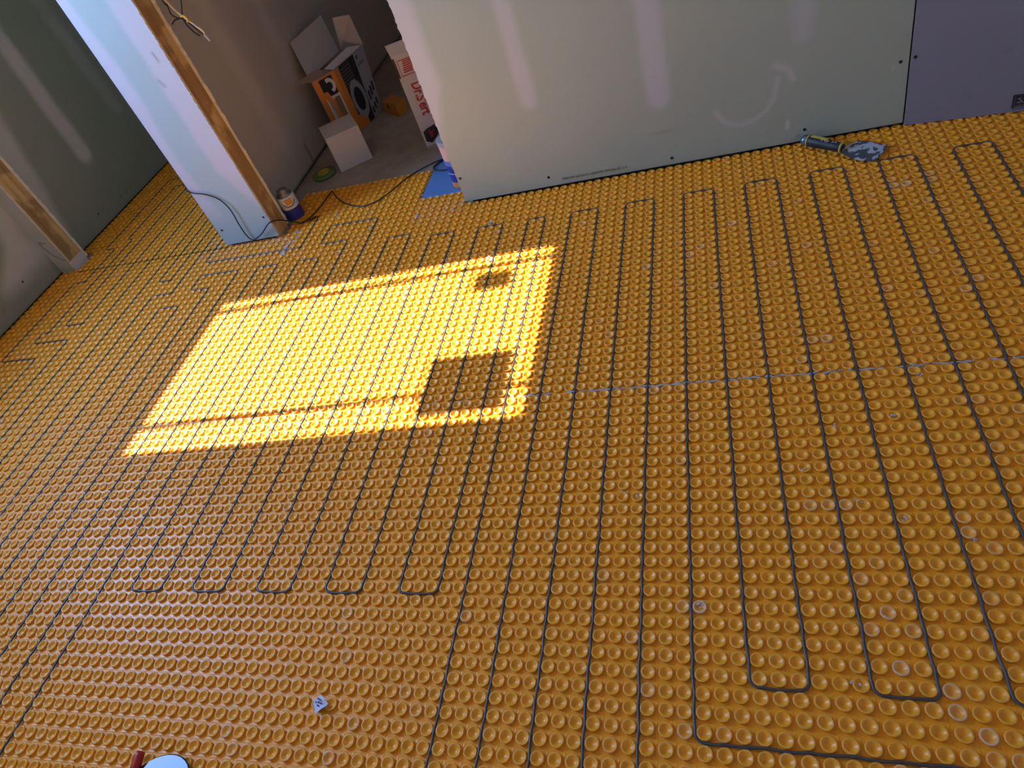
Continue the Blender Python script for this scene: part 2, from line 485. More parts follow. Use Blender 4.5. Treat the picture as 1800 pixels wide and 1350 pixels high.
es.build('printed_frame', M_black, wall_front)
text_obj('printed_letters', 'ES', 1.2 * S, PB(8.98, 0.72, 0.04), XD, (0, 0, 1), M_black, wall_front, 0.0002, xs=0.76, bold=0.0008)['label'] = 'black stencilled letters inside a thin frame'
sp2 = MB()
for k in range(9): sp2.slab([PB(8.9 + k * .2, .30, .04), PB(9.03 + k * .2, .30, .04), PB(9.03 + k * .2, .42, .04), PB(8.9 + k * .2, .42, .04)], .0003)
sp2.build('small_print', M_ink, wall_front)['kind'] = 'stuff'

# --- pier between the two doorways
core = MB()
core.box(-61.5, -53.9, RW - 0.42, RW - THK + 0.42, FLOOR, CEIL)
wall_middle = core.build('wall_middle', M_dark); tag(wall_middle, 'narrow wall pier between the two doorways, drywall tinted with blue skylight and a bare pine stud on its right end', kind='structure')
def marks_pier(A, H):      # a measured from u=-61.9
    m = np.clip((1.75 + 0.35 * np.sin(H * 0.35) - A) / 0.8 + 0.5, 0, 1) * np.clip((H - 3.5) / 2.5, 0, 1)
    lim = 8.5 - 2.9 * np.clip((H - 4.5) / 6.0, 0, 1)
    m = np.maximum(m, np.clip((A - lim) / 0.8 + 0.5, 0, 1) * np.clip((H - 4.5) / 2, 0, 1))
    b = zero(A)
    b = np.maximum(b, capsule(A, H, (7.15, 24.9), (7.25, 24.0), 0.12, 0.14) * 0.5)
    b = np.maximum(b, capsule(A, H, (5.75, 22.1), (6.1, 21.4), 0.16, 0.2) * 0.4)
    for (x, y) in ((6.3, 0.75), (6.6, 0.55), (6.9, 0.85), (6.7, 1.1)):
        b = np.maximum(b, capsule(A, H, (x, y), (x + .25, y + .1), 0.04, 0.1) * 0.4)
    g = zero(A)
    for (x, y, l) in ((1.9, 5.2, .5), (4.2, 2.6, .4), (4.8, 3.6, .3)):
        g = np.maximum(g, capsule(A, H, (x, y), (x + .1, y - l), 0.05, 0.12) * 0.5)
    return m, g, b
panel('drywall_panel', (-61.9, RW), (1, 0), 0, 8.5, 0.30, CEIL, 0.42, marks_pier, M_pier, wall_middle, res=0.2, ragged='right')['label'] = 'drywall with painted-in blue skylight, joint compound down both edges'
screws(wall_middle, [W(-61.1, RW + 0.02, 2.62), W(-53.9, RW + 0.02, 3.34)], (0, -1, 0))
MB().box(-54.2, -53.45, RW - 0.42, RW - THK + 0.42, FLOOR, CEIL).build('wood_stud', M_wood, wall_middle)['label'] = 'bare pine stud closing the end of the wall'
def marks_none(A, H): return zero(A), zero(A), zero(A)
panel('rear_drywall', (-53.4, RW - THK), (-1, 0), 0, 8.5, 0.12, CEIL, 0.42, marks_none, M_closet, wall_middle, res=0.4, ragged='left')
MB().box(-62.0, -61.5, RW - 0.42, RW - THK + 0.42, 0.1, CEIL).build('end_board', M_gyp, wall_middle)

# --- left outer wall with the window
wl_core = MB()
U0 = -94.4
wl_core.box(U0 - 2, U0, 64, WIN['r1'], FLOOR, CEIL)
wl_core.box(U0 - 2, U0, WIN['r0'], -130, FLOOR, CEIL)
wl_core.box(U0 - 2, U0, WIN['r1'], WIN['r0'], FLOOR, WIN['h0'])
wl_core.box(U0 - 2, U0, WIN['r1'], WIN['r0'], WIN['h1'], CEIL)
wall_left = wl_core.build('wall_left', M_dark); tag(wall_left, 'green outer wall on the left, coloured darker for its shade, with a window near the viewer', kind='structure')
def marks_left(A, H):      # a = -r, so a grows away from the viewer
    m = zero(A)
    m = np.maximum(m, capsule(A, H, (52.0, 10.3), (53.2, 34), 1.4, 0.6) * 0.9)
    m = np.maximum(m, capsule(A, H, (64.0, 12.5), (63.5, 34), 1.2, 0.8) * 0.4)
    m = np.maximum(m, np.clip((42.0 - 0.25 * (12 - H) - A) / 1.4 + 0.5, 0, 1) * (A > 35) * np.clip((H - 1.2) / 2.5, 0, 1) * 0.8)
    m = np.maximum(m, np.clip((A - 27.5 + 3 * np.sin(H * .5)) / 2.0 + 0.5, 0, 1) * (A < 35) * np.clip((H - 1.8) / 2.5, 0, 1) * 0.85)
    b = zero(A)
    for k in range(9):
        b = np.maximum(b, capsule(A, H, (48 + k * 1.55, 1.5 + 0.07 * k), (48.2 + k * 1.55, 1.5), 0.1, 0.14) * 0.45)
    b = np.maximum(b, np.clip((0.9 - H) / 0.8, 0, 1) * 0.3)
    b = np.maximum(b, capsule(A, H, (22.5, 2.1), (22.7, 2.1), 0.12, 0.14) * 0.6)
    return m, zero(A), b
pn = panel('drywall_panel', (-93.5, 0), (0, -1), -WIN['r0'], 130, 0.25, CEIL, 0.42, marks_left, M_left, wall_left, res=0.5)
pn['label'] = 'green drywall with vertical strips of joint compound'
MB().box(-93.92, -93.5, 64, WIN['r1'], 0.12, CEIL).build('drywall_panel', M_dry, wall_left)
MB().box(-93.92, -93.5, WIN['r1'], WIN['r0'], 0.12, WIN['h0']).box(-93.92, -93.5, WIN['r1'], WIN['r0'], WIN['h1'], CEIL).build('drywall_panel', M_dry, wall_left)
screws(wall_left, [W(-93.48, r, h) for r, h in ((-46.5, 2.4), (-38.7, 2.2), (-22.2, 4.6), (-28.0, 3.2))], (1, 0, 0))
# window frame: head, sill, side rails, two slim uprights and the two shades taped to the glass line
fr = MB()
uw0, uw1 = -95.0, -94.2
fr.box(uw0, uw1, WIN['r1'] + .0, WIN['r1'] - .35, WIN['h0'], WIN['h1']).box(uw0, uw1, WIN['r0'] + .35, WIN['r0'], WIN['h0'], WIN['h1'])
fr.box(uw0, uw1, WIN['r1'], WIN['r0'], WIN['h0'], WIN['h0'] + .35).box(uw0, uw1, WIN['r1'], WIN['r0'], WIN['h1'] - .35, WIN['h1'])
fr.box(uw0 + .2, uw1 - .2, -16.3, -17.15, WIN['h0'], WIN['h1']).box(uw0 + .2, uw1 - .2, 1.65, .85, WIN['h0'], WIN['h1'])
window = fr.build('window_1', plain('window_vinyl', (0.7, 0.7, 0.7), 0.4)); tag(window, kind='structure')
MB().box(-94.7, -94.6, 4.0, -3.4, 59.1, 66.3).build('paper_shade', M_kraft, window)
MB().box(-94.7, -94.6, -12.7, -15.7, 60.7, 64.5).build('paper_shade', M_kraft, window)

# --- short stub of wall at the left, end grain of a stud showing
core = MB().box(-93.5, -91.4, -34.4, -37.2, 0.0, CEIL)
wall_stub = core.build('wall_corner', M_dark); tag(wall_stub, 'short stub of wall in the left corner with a bare pine stud on its end', kind='structure')
def marks_stub(A, H):
    b = polycap(A, H, [(0.6, 5.6), (0.55, 4.6), (1.1, 3.2), (1.9, 2.3), (2.5, 2.0)], 0.07, 0.12) * 1.0
    b = np.maximum(b, polycap(A, H, [(0.6, 5.5), (1.6, 5.3)], 0.05, 0.1) * 0.9)
    return np.ones_like(A) * np.clip((H - 0.4) / 1.0, 0, 1), zero(A), b
panel('drywall_panel', (-93.5, -34.0), (1, 0), 0, 2.55, -0.05, CEIL, 0.42, marks_stub, M_dry, wall_stub, res=0.12, ragged='right')
MB().box(-91.6, -91.0, -34.42, -37.2, 1.5, CEIL).build('wood_stud', M_wood, wall_stub)['label'] = 'bare pine stud on the end of the stub'
MB().box(-91.5, -90.95, -34.42, -37.2, FLOOR, 1.5).build('end_plate', M_carton, wall_stub)
panel('rear_drywall', (-90.95, -37.6), (-1, 0), 0, 2.55, 0.3, CEIL, 0.42, marks_none, M_dry, wall_stub, res=0.3, ragged='left')

# --- closet side wall and the shell beyond
def marks_closet(A, H):
    m = np.maximum(capsule(A, H, (12.5, 6), (11.5, 34), 1.6, 1.3), capsule(A, H, (23, 8), (24, 34), 1.3, 1.3)) * 0.8
    b = np.clip((0.5 - H) / 0.4, 0, 1) * 0.6
    b = np.maximum(b, capsule(A, H, (17.0, 0.2), (17.0, 3.4), 0.02, 0.1) * 0.8)
    return m, zero(A), b
cw = MB().box(-59.0, -56.8, RW - THK, -130, FLOOR, CEIL).build('wall_closet', M_dark); tag(cw, 'taped brown-grey side wall of the closet behind the right doorway', kind='structure')
panel('drywall_panel', (-56.35, RW - THK), (0, -1), 0, 93, 0.1, CEIL, 0.42, marks_closet, M_closet, cw, res=0.5)
MB().box(-59.5, -59.0, RW - THK, -130, 0.1, CEIL).build('hall_side_board', M_dry, cw)
for nm, b in (('wall_back', (-100, 66, -129, -132)), ('wall_closet_right', (-6, -3, RW - THK, -129)), ('wall_right', (60, 63, 64, -129)), ('wall_near', (-100, 66, 66, 63))):
    tag(MB().box(b[0], b[1], b[2], b[3], FLOOR, CEIL).build(nm, M_shell), kind='structure')
# header boards over the doorways
tag(MB().box(-53.4, -26.3, RW, RW - THK, 68, CEIL).build('trim_1', M_dry), kind='structure')
tag(MB().box(-91.0, -62.0, RW, RW - THK, 68, CEIL).build('trim_2', M_dry), kind='structure')

# ------------------------------------------------------------------ studded membrane
SEG = 12
PROF = [(0.400, -0.200, 0.00), (0.395, -0.140, 0.0), (0.415, -0.085, 0.05), (0.428, -0.055, 0.20), (0.418, -0.022, 0.55), (0.390, -0.002, 0.95),
        (0.345, -0.004, 0.8), (0.305, -0.030, 0.25), (0.235, -0.085, 0.0), (0.140, -0.155, 0.0)]
DIRTY = {}
for (u, r, v) in ((18, -23, .9), (19, -23, 1), (18, -24, .4), (21, -24, .5), (21, -23, .6), (15, 13, .6), (15, 12, .3), (0, 18, 1), (-1, 18, .5), (9, 16, .4), (8, 14, .5), (9, 11, .6), (8, 11, .5), (7, 11, .6),
                  (10, -4, .9), (9, -4, .5), (21, -9, .7), (20, -8, .6), (10, 18, .6), (11, 19, .4), (9, 19, .5), (10, 21, .8), (12, 23, .7), (12, 22, .6), (13, 24, .8), (1, -18, .7), (4, -21, .8), (0, -17, .7),
                  (-35, 11, .3), (-22, 28, .6), (-23, 22, .5), (-24, 20, .6), (-24, 19, .5), (-21, 26, .5), (-30, 27, .6), (-29, 28, .5), (2, -12, .4)):
    DIRTY[(u, r)] = v
def mat_sheet(name, u0, u1, r0, r1, label, holes=None, hb=-0.20):
    """sheet covering studs u0..u1, r0..r1 (integers); holes(u,r)->True where cut away"""
    us, rs = np.meshgrid(np.arange(u0, u1 + 1), np.arange(r0, r1 + 1))
    us = us.ravel().astype(float); rs = rs.ravel().astype(float)
    if holes is not None:
        keep = ~holes(us, rs); us, rs = us[keep], rs[keep]
    wu, wr = warp(us, rs)
    n = len(us); K = len(PROF)
    th = 2 * np.pi * (np.arange(SEG) + 0.5) / SEG
    ring = np.stack([np.cos(th), np.sin(th)], -1)
    jit = rng.normal(0, 0.008, (n, 2))
    V = np.zeros((n, K * SEG + 1, 3)); Dt = np.zeros((n, K * SEG + 1, 4)); Lt = np.zeros((n, K * SEG + 1, 3)); Lt[..., 2] = 0
    dn = np.clip(rng.normal(0.55, 0.22, n), 0.1, 1.0)
    mud = np.array([DIRTY.get((int(a), int(b)), 0.0) for a, b in zip(us, rs)])
    # whitish scuffing follows the seam and the doorways
    seam = np.exp(-np.abs(rs + 0.5) / 0.6) * 0.10
    door = np.exp(-((rs + 32) ** 2) / 14.0) * ((us > -66) & (us < -50)) * 0.35 + np.exp(-((rs + 33) ** 2) / 6.0) * ((us > -34) & (us < -27)) * 0.35
    rnd = (rng.random(n) < 0.03) * rng.random(n) * 0.5
    mud = np.clip(np.maximum.reduce([mud, seam * rng.random(n) * 2, door * rng.random(n) * 1.6, rnd]), 0, 1)
    for k, (rad, z, d) in enumerate(PROF):
        sl = slice(k * SEG, (k + 1) * SEG)
        V[:, sl, 0] = wu[:, None] + jit[:, :1] + ring[None, :, 0] * rad
        V[:, sl, 1] = wr[:, None] + jit[:, 1:] + ring[None, :, 1] * rad
        V[:, sl, 2] = z if k else hb
        Dt[:, sl, 0] = (d * dn)[:, None] if d else 0
        Dt[:, sl, 1] = mud[:, None] * (0.10 + 0.90 * min(1, d * 1.3))
    V[:, -1, 0] = wu + jit[:, 0]; V[:, -1, 1] = wr + jit[:, 1]; V[:, -1, 2] = -0.185
    Dt[:, -1, 1] = mud * 0.5
    tmpl = []
    for k in range(K - 1):
        for s in range(SEG):
            s2 = (s + 1) % SEG
            tmpl.append((k * SEG + s2, k * SEG + s, (k + 1) * SEG + s, (k + 1) * SEG + s2))
    tmpl = np.array(tmpl); nv = K * SEG + 1
    quads = (tmpl[None] + (np.arange(n) * nv)[:, None, None]).reshape(-1, 4)
    tt = np.array([((K - 1) * SEG + (s + 1) % SEG, (K - 1) * SEG + s, nv - 1) for s in range(SEG)])
    tris = (tt[None] + (np.arange(n) * nv)[:, None, None]).reshape(-1, 3)
    # base sheet, one cell per stud, only where studs stand
    cells = {}; bv = []; bq = []
    def cv(i, j):
        if (i, j) not in cells: cells[(i, j)] = len(bv); bv.append((i - 0.5, j - 0.5))
        return cells[(i, j)]
    for a, b in zip(us.astype(int), rs.astype(int)):
        bq.append((cv(a, b), cv(a, b + 1), cv(a + 1, b + 1), cv(a + 1, b)))
    bv = np.array(bv, float); bu, br = warp(bv[:, 0], bv[:, 1])
    B = np.stack([bu, br, np.full(len(bu), hb)], -1)
    off = n * nv
    bq = np.array(bq) + off
    # skirt: boundary edges go down to the slab
    from collections import Counter
    ec = Counter()
    for q in bq:
        for i in range(4): ec[(q[i], q[(i + 1) % 4])] += 1
    bound = [(a, b) for (a, b) in ec if (b, a) not in ec]
    lowid = {}; low = []
    base_n = off + len(B)
    for a, b in bound:
        for v in (a, b):
            if v not in lowid: lowid[v] = base_n + len(low); p = B[v - off].copy(); p[2] = FLOOR; low.append(p)
    sk = np.array([(b, a, lowid[a], lowid[b]) for a, b in bound])
    allv = np.concatenate([V.reshape(-1, 3), B, np.array(low)])
    P = np.stack([allv[:, 0] * S, -allv[:, 1] * S, Z0 + allv[:, 2] * S], -1)
    qd = np.concatenate([quads, bq, sk])
    nq, ntri = len(qd), len(tris)
    me = bpy.data.meshes.new(name)
    me.vertices.add(len(P)); me.vertices.foreach_set('co', P.ravel())
    loops = np.concatenate([qd.ravel(), tris.ravel()])
    me.loops.add(len(loops)); me.loops.foreach_set('vertex_index', loops.astype(np.int32))
    me.polygons.add(nq + ntri)
    st = np.concatenate([np.arange(nq) * 4, nq * 4 + np.arange(ntri) * 3]); me.polygons.foreach_set('loop_start', st.astype(np.int32))
    sm = np.ones(nq + ntri, bool); sm[len(quads):nq] = False
    me.polygons.foreach_set('use_smooth', sm)
    dirt = np.zeros((len(P), 4)); dirt[:off] = Dt.reshape(-1, 4); dirt[:, 3] = 1
    dirt[off:, 1] = 0.0
    at = me.attributes.new('dirt', 'FLOAT_COLOR', 'POINT'); at.data.foreach_set('color', dirt.ravel())
    lat = np.zeros((len(P), 3)); lat[off:off + len(B), 0] = bv[:, 0]; lat[off:off + len(B), 1] = bv[:, 1]; lat[off:off + len(B), 2] = 1.0
    at = me.attributes.new('lattice', 'FLOAT_VECTOR', 'POINT'); at.data.foreach_set('vector', lat.ravel())
    me.update(); me.validate()
    o = link(name, me, M_mat)
    return tag(o, label, 'floor mat', 'orange studded membrane sheets')
mat_near = mat_sheet('uncoupling_membrane', -91, 46, 0, 36, 'orange studded membrane sheet nearest the viewer, below the long smeared seam')
mat_far = mat_sheet('uncoupling_membrane', -91, 46, -36, -1, 'orange studded membrane sheet beyond the seam, crossed by the sunlit patch',
                    holes=lambda u, r: (r < -33.6) & ~((u > -52.6) & (u < -26.6)) | ((u > 29.5) & (r < -33.3 + (u - 20.65) * 0.132)))
mat_hall = mat_sheet('uncoupling_membrane', -91, -62, -74, -33, 'orange studded membrane sheet running through the left doorway into the hall',
                     holes=lambda u, r: (u < -88.6) & (r > -37.6))
mat_closet = mat_sheet('uncoupling_membrane', -53, -34, -43, -37, 'small orange studded membrane piece in the closet doorway, ending on bare concrete')

# ------------------------------------------------------------------ heating cable: one run threaded between the studs
PATH = [(-48.5, -36.5), (-48.5, -29.5), (-63.5, -29.5), (-63.5, -57.5), (-86.5, -57.5), (-86.5, -37.5), (-84.5, -37.5), (-84.5, -29.5), (-86.5, -29.5), (-86.5, -13.5),
        (-80.5, -13.5), (-80.5, 33.5), (-77.5, 33.5), (-77.5, -16.5), (-83.5, -16.5), (-83.5, -18.5), (-82.5, -18.5), (-82.5, -39.5), (-83.5, -39.5), (-83.5, -54.5),
        (-80.5, -54.5), (-80.5, -19.5), (-77.5, -19.5), (-77.5, -54.5), (-74.5, -54.5), (-74.5, 33.5), (-71.5, 33.5), (-71.5, -54.5), (-69.5, -54.5), (-69.5, -26.5),
        (-67.5, -26.5), (-67.5, -54.5), (-65.5, -54.5), (-65.5, -23.5), (-68.5, -23.5), (-68.5, 33.5), (-65.5, 33.5), (-65.5, -20.5), (-62.5, -20.5), (-62.5, 33.5),
        (-59.5, 33.5), (-59.5, -23.5), (-62.5, -23.5), (-62.5, -26.5), (-56.5, -26.5), (-56.5, 33.5), (-53.5, 33.5), (-53.5, -26.5), (-50.5, -26.5), (-50.5, 33.5),
        (-47.5, 33.5), (-47.5, -26.5), (-44.5, -26.5), (-44.5, 17.5), (-41.5, 17.5), (-41.5, -29.5), (-45.5, -29.5), (-45.5, -33.5), (-38.5, -33.5), (-38.5, 17.5),
        (-35.5, 17.5), (-35.5, -28.5), (-32.5, -28.5), (-32.5, 17.5), (-29.5, 17.5), (-29.5, -27.5), (-26.5, -27.5), (-26.5, 17.5), (-23.5, 17.5), (-23.5, -27.5),
        (-20.5, -27.5), (-20.5, 17.5), (-17.5, 17.5), (-17.5, -27.5), (-15.5, -27.5), (-15.5, 33.5), (-12.5, 33.5), (-12.5, -27.5), (-9.5, -27.5), (-9.5, 33.5),
        (-6.5, 33.5), (-6.5, -27.5), (-3.5, -27.5), (-3.5, 33.5), (36.5, 33.5), (36.5, 25.5), (-0.5, 25.5), (-0.5, -27.5), (2.5, -27.5), (2.5, 22.5), (5.5, 22.5), (5.5, -27.5),
        (8.5, -27.5), (8.5, 22.5), (11.5, 22.5), (11.5, -27.5), (14.5, -27.5), (14.5, 22.5), (17.5, 22.5), (17.5, -27.5), (20.5, -27.5), (20.5, 22.5), (23.5, 22.5), (23.5, -27.5),
        (26.5, -27.5), (26.5, 22.5), (29.5, 22.5), (29.5, -27.5), (32.5, -27.5), (32.5, 22.5)]
def cable_points():
    pts = []
    n = len(PATH)
    for i in range(n):
        p = np.array(PATH[i], float)
        if 0 < i < n - 1:
            a = np.array(PATH[i - 1], float); b = np.array(PATH[i + 1], float)
            da = (a - p) / np.linalg.norm(a - p); db = (b - p) / np.linalg.norm(b - p)
            la, lb = np.linalg.norm(a - p), np.linalg.norm(b - p)
            rr = min(0.52, la / 2, lb / 2)
            c = p + (da + db) * rr
            for t in np.linspace(0, 1, 6):
                ang = t * math.pi / 2
                pts.append(c - db * rr * math.cos(ang) - da * rr * math.sin(ang))
        else:
            pts.append(p)
    out = []
    for i in range(len(pts) - 1):
        a, b = pts[i], pts[i + 1]; L = np.linalg.norm(b - a); m = max(1, int(round(L / 0.5)))
        d = (b - a) / max(L, 1e-9); nn = np.array([-d[1], d[0]])
        for k in range(m):
            q = a + (b - a) * k / m
            w = 0.035 * math.sin(math.pi * ((q[0] + q[1]) / 1.0)) if L > 1.5 else 0.0
            w += 0.02 * math.sin((q[0] * 1.7 + q[1]) * 0.9) if L > 1.5 else 0
            out.append(q + nn * w)
    out.append(pts[-1])
    return np.array(out)
cp = cable_points()
cu_, cr_ = warp(cp[:, 0], cp[:, 1])
mb = MB()
mb.tube([W(a, b, -0.05) for a, b in zip(cu_, cr_)], 0.083 * S, 8)
o = mb.build('heating_cable', M_cable, smooth=True)
tag(o, 'dark grey heating cable snaking in long parallel loops between the studs of the orange mats', 'cable')

# ------------------------------------------------------------------ dried thinset on the sheets
def blob(mb, u, r, h, su, sr, ht=0.03, ang=0.0):
    n = 11; c = W(u, r, h + ht); vs = [c]; fs = []
    for k in range(n):
        a = 2 * math.pi * k / n; q = random.uniform(0.6, 1.15)
        x, y = math.cos(a) * su * q, math.sin(a) * sr * q
        vs.append(W(u + x * math.cos(ang) - y * math.sin(ang), r + x * math.sin(ang) + y * math.cos(ang), h))
    for k in range(n): fs.append((0, 1 + (k + 1) % n, 1 + k))
    mb.add(vs, fs)
sm_near, sm_far = MB(), MB()
for u in np.arange(-15, 37, 0.33):
    if random.random() < 0.8:
        a, b = warp([u], [-0.5 + random.uniform(-.05, .06)])
        blob(sm_far, a[0], b[0], -0.13 + random.uniform(0, .12), random.uniform(.18, .42), random.uniform(.05, .12), 0.05, random.uniform(-.15, .15))
for u in np.arange(-84, -16, 0.45):
    if random.random() < (0.35 if u < -40 else 0.3):
        a, b = warp([u], [-0.5 + random.uniform(-.08, .1)])
        blob(sm_far, a[0], b[0], -0.17 + random.uniform(0, .08), random.uniform(.12, .3), random.uniform(.04, .08), 0.04)
for (u, r, n, sp) in ((-50.6, -33.2, 7, .55), (-50.9, -30.4, 22, .8), (-50.9, -29.2, 14, .5), (-50.2, -31.8, 8, .5), (-62.9, -32.6, 4, .3), (-45.6, -36.0, 8, .45), (-27.2, -32.4, 12, .7), (-26.9, -33.3, 8, .5), (-22.3, -28.5, 7, .7),
                      (-20.8, -21.5, 9, .7), (-33.8, -6.0, 6, .4), (-32.6, -32.0, 7, .5), (-38.5, -31.5, 6, 2.0), (-55, -31.5, 7, 3.0), (-77.4, -1.0, 10, .8), (-76.9, -2.3, 6, .4)):
    for k in range(n):
        a, b = warp([u + random.gauss(0, sp * .5)], [r + random.gauss(0, sp)])
        blob(sm_far, a[0], b[0], random.choice((-.19, -.05, 0.0)), random.uniform(.1, .28), random.uniform(.06, .16), 0.03, random.uniform(0, 3))
for (u, r) in ((15.2, 13.3), (12.0, 12.0), (12.9, 4.1), (9.8, 10.7), (9.3, 4.7), (-24.4, 12.3), (-30.3, 28.2), (15.3, .4), (10, 18.2), (.2, 17.9), (18.8, 17), (17.5, 15.5), (-23, 25.7), (-4, 10), (-5, 9.6), (6.9, 8.2), (7.9, 21.9)):
    a, b = warp([u], [r])
    for k in range(4):
        blob(sm_near, a[0] + random.gauss(0, .12), b[0] + random.gauss(0, .12), random.choice((-.12, -.02)), random.uniform(.06, .16), random.uniform(.04, .1), 0.04, random.uniform(0, 3))
for m_, p_ in ((sm_far, mat_far), (sm_near, mat_near)):
    o = m_.build('dried_thinset', M_blue_thin if m_ is sm_far else M_thin, p_); o['kind'] = 'stuff'; o['label'] = 'smears of dried blue-grey thinset'

# ------------------------------------------------------------------ blue membrane in the closet doorway
bm = MB()
poly = [(-33.6, -36.5), (-20, -36.5), (-20, -47.2), (-33.7, -47.2), (-33.6, -43.4)]
top = [W(u, r, FLOOR + 0.06) for u, r in poly]; bot = [W(u, r, FLOOR) for u, r in poly]; n = len(poly)
bm.add(bot + top, [tuple(range(n - 1, -1, -1)), tuple(range(n, 2 * n))] + [(i, (i + 1) % n, n + (i + 1) % n, n + i) for i in range(n)])
tag(bm.build('waterproofing_sheet', M_blue), 'flat sky blue waterproofing sheet on the slab beside the long wall end', 'sheet')

# ------------------------------------------------------------------ putty knife at the foot of the wall
def K(u, r, h): return W(u, r, h)
kn = empty('putty_knife', W(14.7, -30.0, 0), 'thinset-smeared putty knife with black and yellow handle against the long wall', 'putty knife')
A0, A1 = Vector(W(11.35, -32.55, 0.75)), Vector(W(14.75, -29.75, 0.62))
dk = (A1 - A0).normalized(); side = dk.cross(Vector((0, 0, 1))).normalized()
L = (A1 - A0).length
hb_ = MB().tube([A0 + dk * L * t for t in (0.14, 0.2, 0.4, 0.6, 0.8, 0.93, 1.0)], [0.50 * S, 0.56 * S, 0.55 * S, 0.50 * S, 0.46 * S, 0.50 * S, 0.34 * S], 14)
hb_.build('handle', plain('black_grip', (0.02, 0.022, 0.03), 0.5, noise=0.0), kn, smooth=True)
MB().tube([A0, A0 + dk * L * .05, A0 + dk * L * .15], [0.40 * S, 0.54 * S, 0.54 * S], 14).build('steel_cap', plain('blue_steel_cap', (0.18, 0.27, 0.42), 0.3, metal=0.8), kn, smooth=True)
yel = plain('yellow_rubber', (0.55, 0.47, 0.09), 0.5)
for tt in (0.16, 0.97):
    MB().tube([A0 + dk * L * (tt - .012), A0 + dk * L * (tt + .012)], 0.60 * S, 14).build('yellow_ring', yel, kn, smooth=True)
upn = (side.cross(dk)).normalized()
MB().slab([A0 + dk * L * .22 + upn * .53 * S - side * .2 * S, A0 + dk * L * .62 + upn * .50 * S - side * .2 * S, A0 + dk * L * .62 + upn * .50 * S + side * .14 * S, A0 + dk * L * .22 + upn * .53 * S + side * .14 * S], 0.12 * S).build('yellow_inlay', yel, kn)
sp = MB()
for k in range(14):
    t_ = random.uniform(.3, .9); c = A0 + dk * L * t_ + upn * .46 * S + side * random.uniform(-.1, .35) * S
    sp.tube([c, c + Vector((random.uniform(-1, 1), random.uniform(-1, 1), .2)) * .12 * S], .06 * S, 5)
sp.build('paint_spots', M_thin, kn)
bl2 = [(14.65, -29.6), (15.3, -30.35), (16.3, -30.75), (17.3, -30.35), (18.62, -29.25), (17.2, -27.2), (16.1, -27.6), (15.1, -28.5), (14.55, -29.2)]
hts = [.45, .5, .5, .45, .30, .12, .15, .2, .35]
bt = [W(u, r, h + 0.05) for (u, r), h in zip(bl2, hts)]; bb = [p - Vector((0, 0, 0.04 * S)) for p in bt]; n = len(bt)
def blade_mat():
    m, nt, b = new_mat('smeared_blade')
    tc = N(nt, 'ShaderNodeTexCoord'); nz = N(nt, 'ShaderNodeTexNoise', Scale=38.0, Detail=3.0)
    nt.links.new(tc.outputs['Object'], nz.inputs['Vector'])
    r = N(nt, 'ShaderNodeValToRGB'); r.color_ramp.interpolation = 'CONSTANT'
    r.color_ramp.elements[0].color = (0.07, 0.085, 0.10, 1); r.color_ramp.elements[1].position = 0.49; r.color_ramp.elements[1].color = (0.42, 0.47, 0.60, 1)
    nt.links.new(nz.outputs['Fac'], r.inputs[0]); nt.links.new(r.outputs[0], b.inputs['Base Color']); b.inputs['Roughness'].default_value = 0.5
    return m
MB().add(bt + bb, [tuple(range(n - 1, -1, -1)), tuple(range(n, 2 * n))] + [((i + 1) % n, i, n + i, n + (i + 1) % n) for i in range(n)]).build('blade', blade_mat(), kn)['label'] = 'grey steel blade smeared with white thinset'

# ------------------------------------------------------------------ adhesive can beside the pier
cc = W(-52.95, -38.1, 0.0)
can = empty('spray_can', cc, 'white and blue can with dull metal cap beside the pier stud', 'can')
R1 = 1.22 * S
MB().lathe(cc, (0, 0, 1), [(0.0, 0), (R1, 0.0), (R1, 1.6 * S)], 28).build('blue_band', M_navy, can, smooth=False)
MB().lathe(cc, (0, 0, 1), [(R1 * 1.002, 1.6 * S), (R1 * 1.002, 3.2 * S), (R1 * .9, 3.35 * S), (0, 3.35 * S)], 28).build('label_band', M_white_print, can)
MB().lathe(cc, (0, 0, 1), [(R1 * .92, 3.32 * S), (R1 * .85, 3.55 * S), (R1 * .60, 3.65 * S), (R1 * .58, 4.15 * S), (0, 4.2 * S)], 24).build('metal_cap', plain('dull_cap', (.28, .26, .26), .35, metal=.8), can, smooth=True)
def on_can(a0, a1, z0, z1, k=1.02, seg=7, c=cc, R=R1):
    mbx = MB(); vs = []; fs = []
    for i in range(seg + 1):
        a = math.radians(a0 + (a1 - a0) * i / seg)
        for z in (z0, z1): vs.append(c + Vector((math.cos(a) * R * k, math.sin(a) * R * k, z * S)))
    for i in range(seg): fs.append((2 * i, 2 * i + 2, 2 * i + 3, 2 * i + 1))
    return mbx.add(vs, fs)
on_can(-75, -30, 2.3, 3.12, 1.012).build('orange_emblem', M_orange, can)
ar = MB(); pts = []
for i in range(15):
    t_ = math.radians(200 + 150 * i / 14); a = math.radians(-55 + math.cos(t_) * 42); z = 2.75 + math.sin(t_) * 0.75
    pts.append(cc + Vector((math.cos(a) * R1 * 1.01, math.sin(a) * R1 * 1.01, z * S)))
ar.tube(pts, .06 * S, 5).build('black_arc', M_black, can)

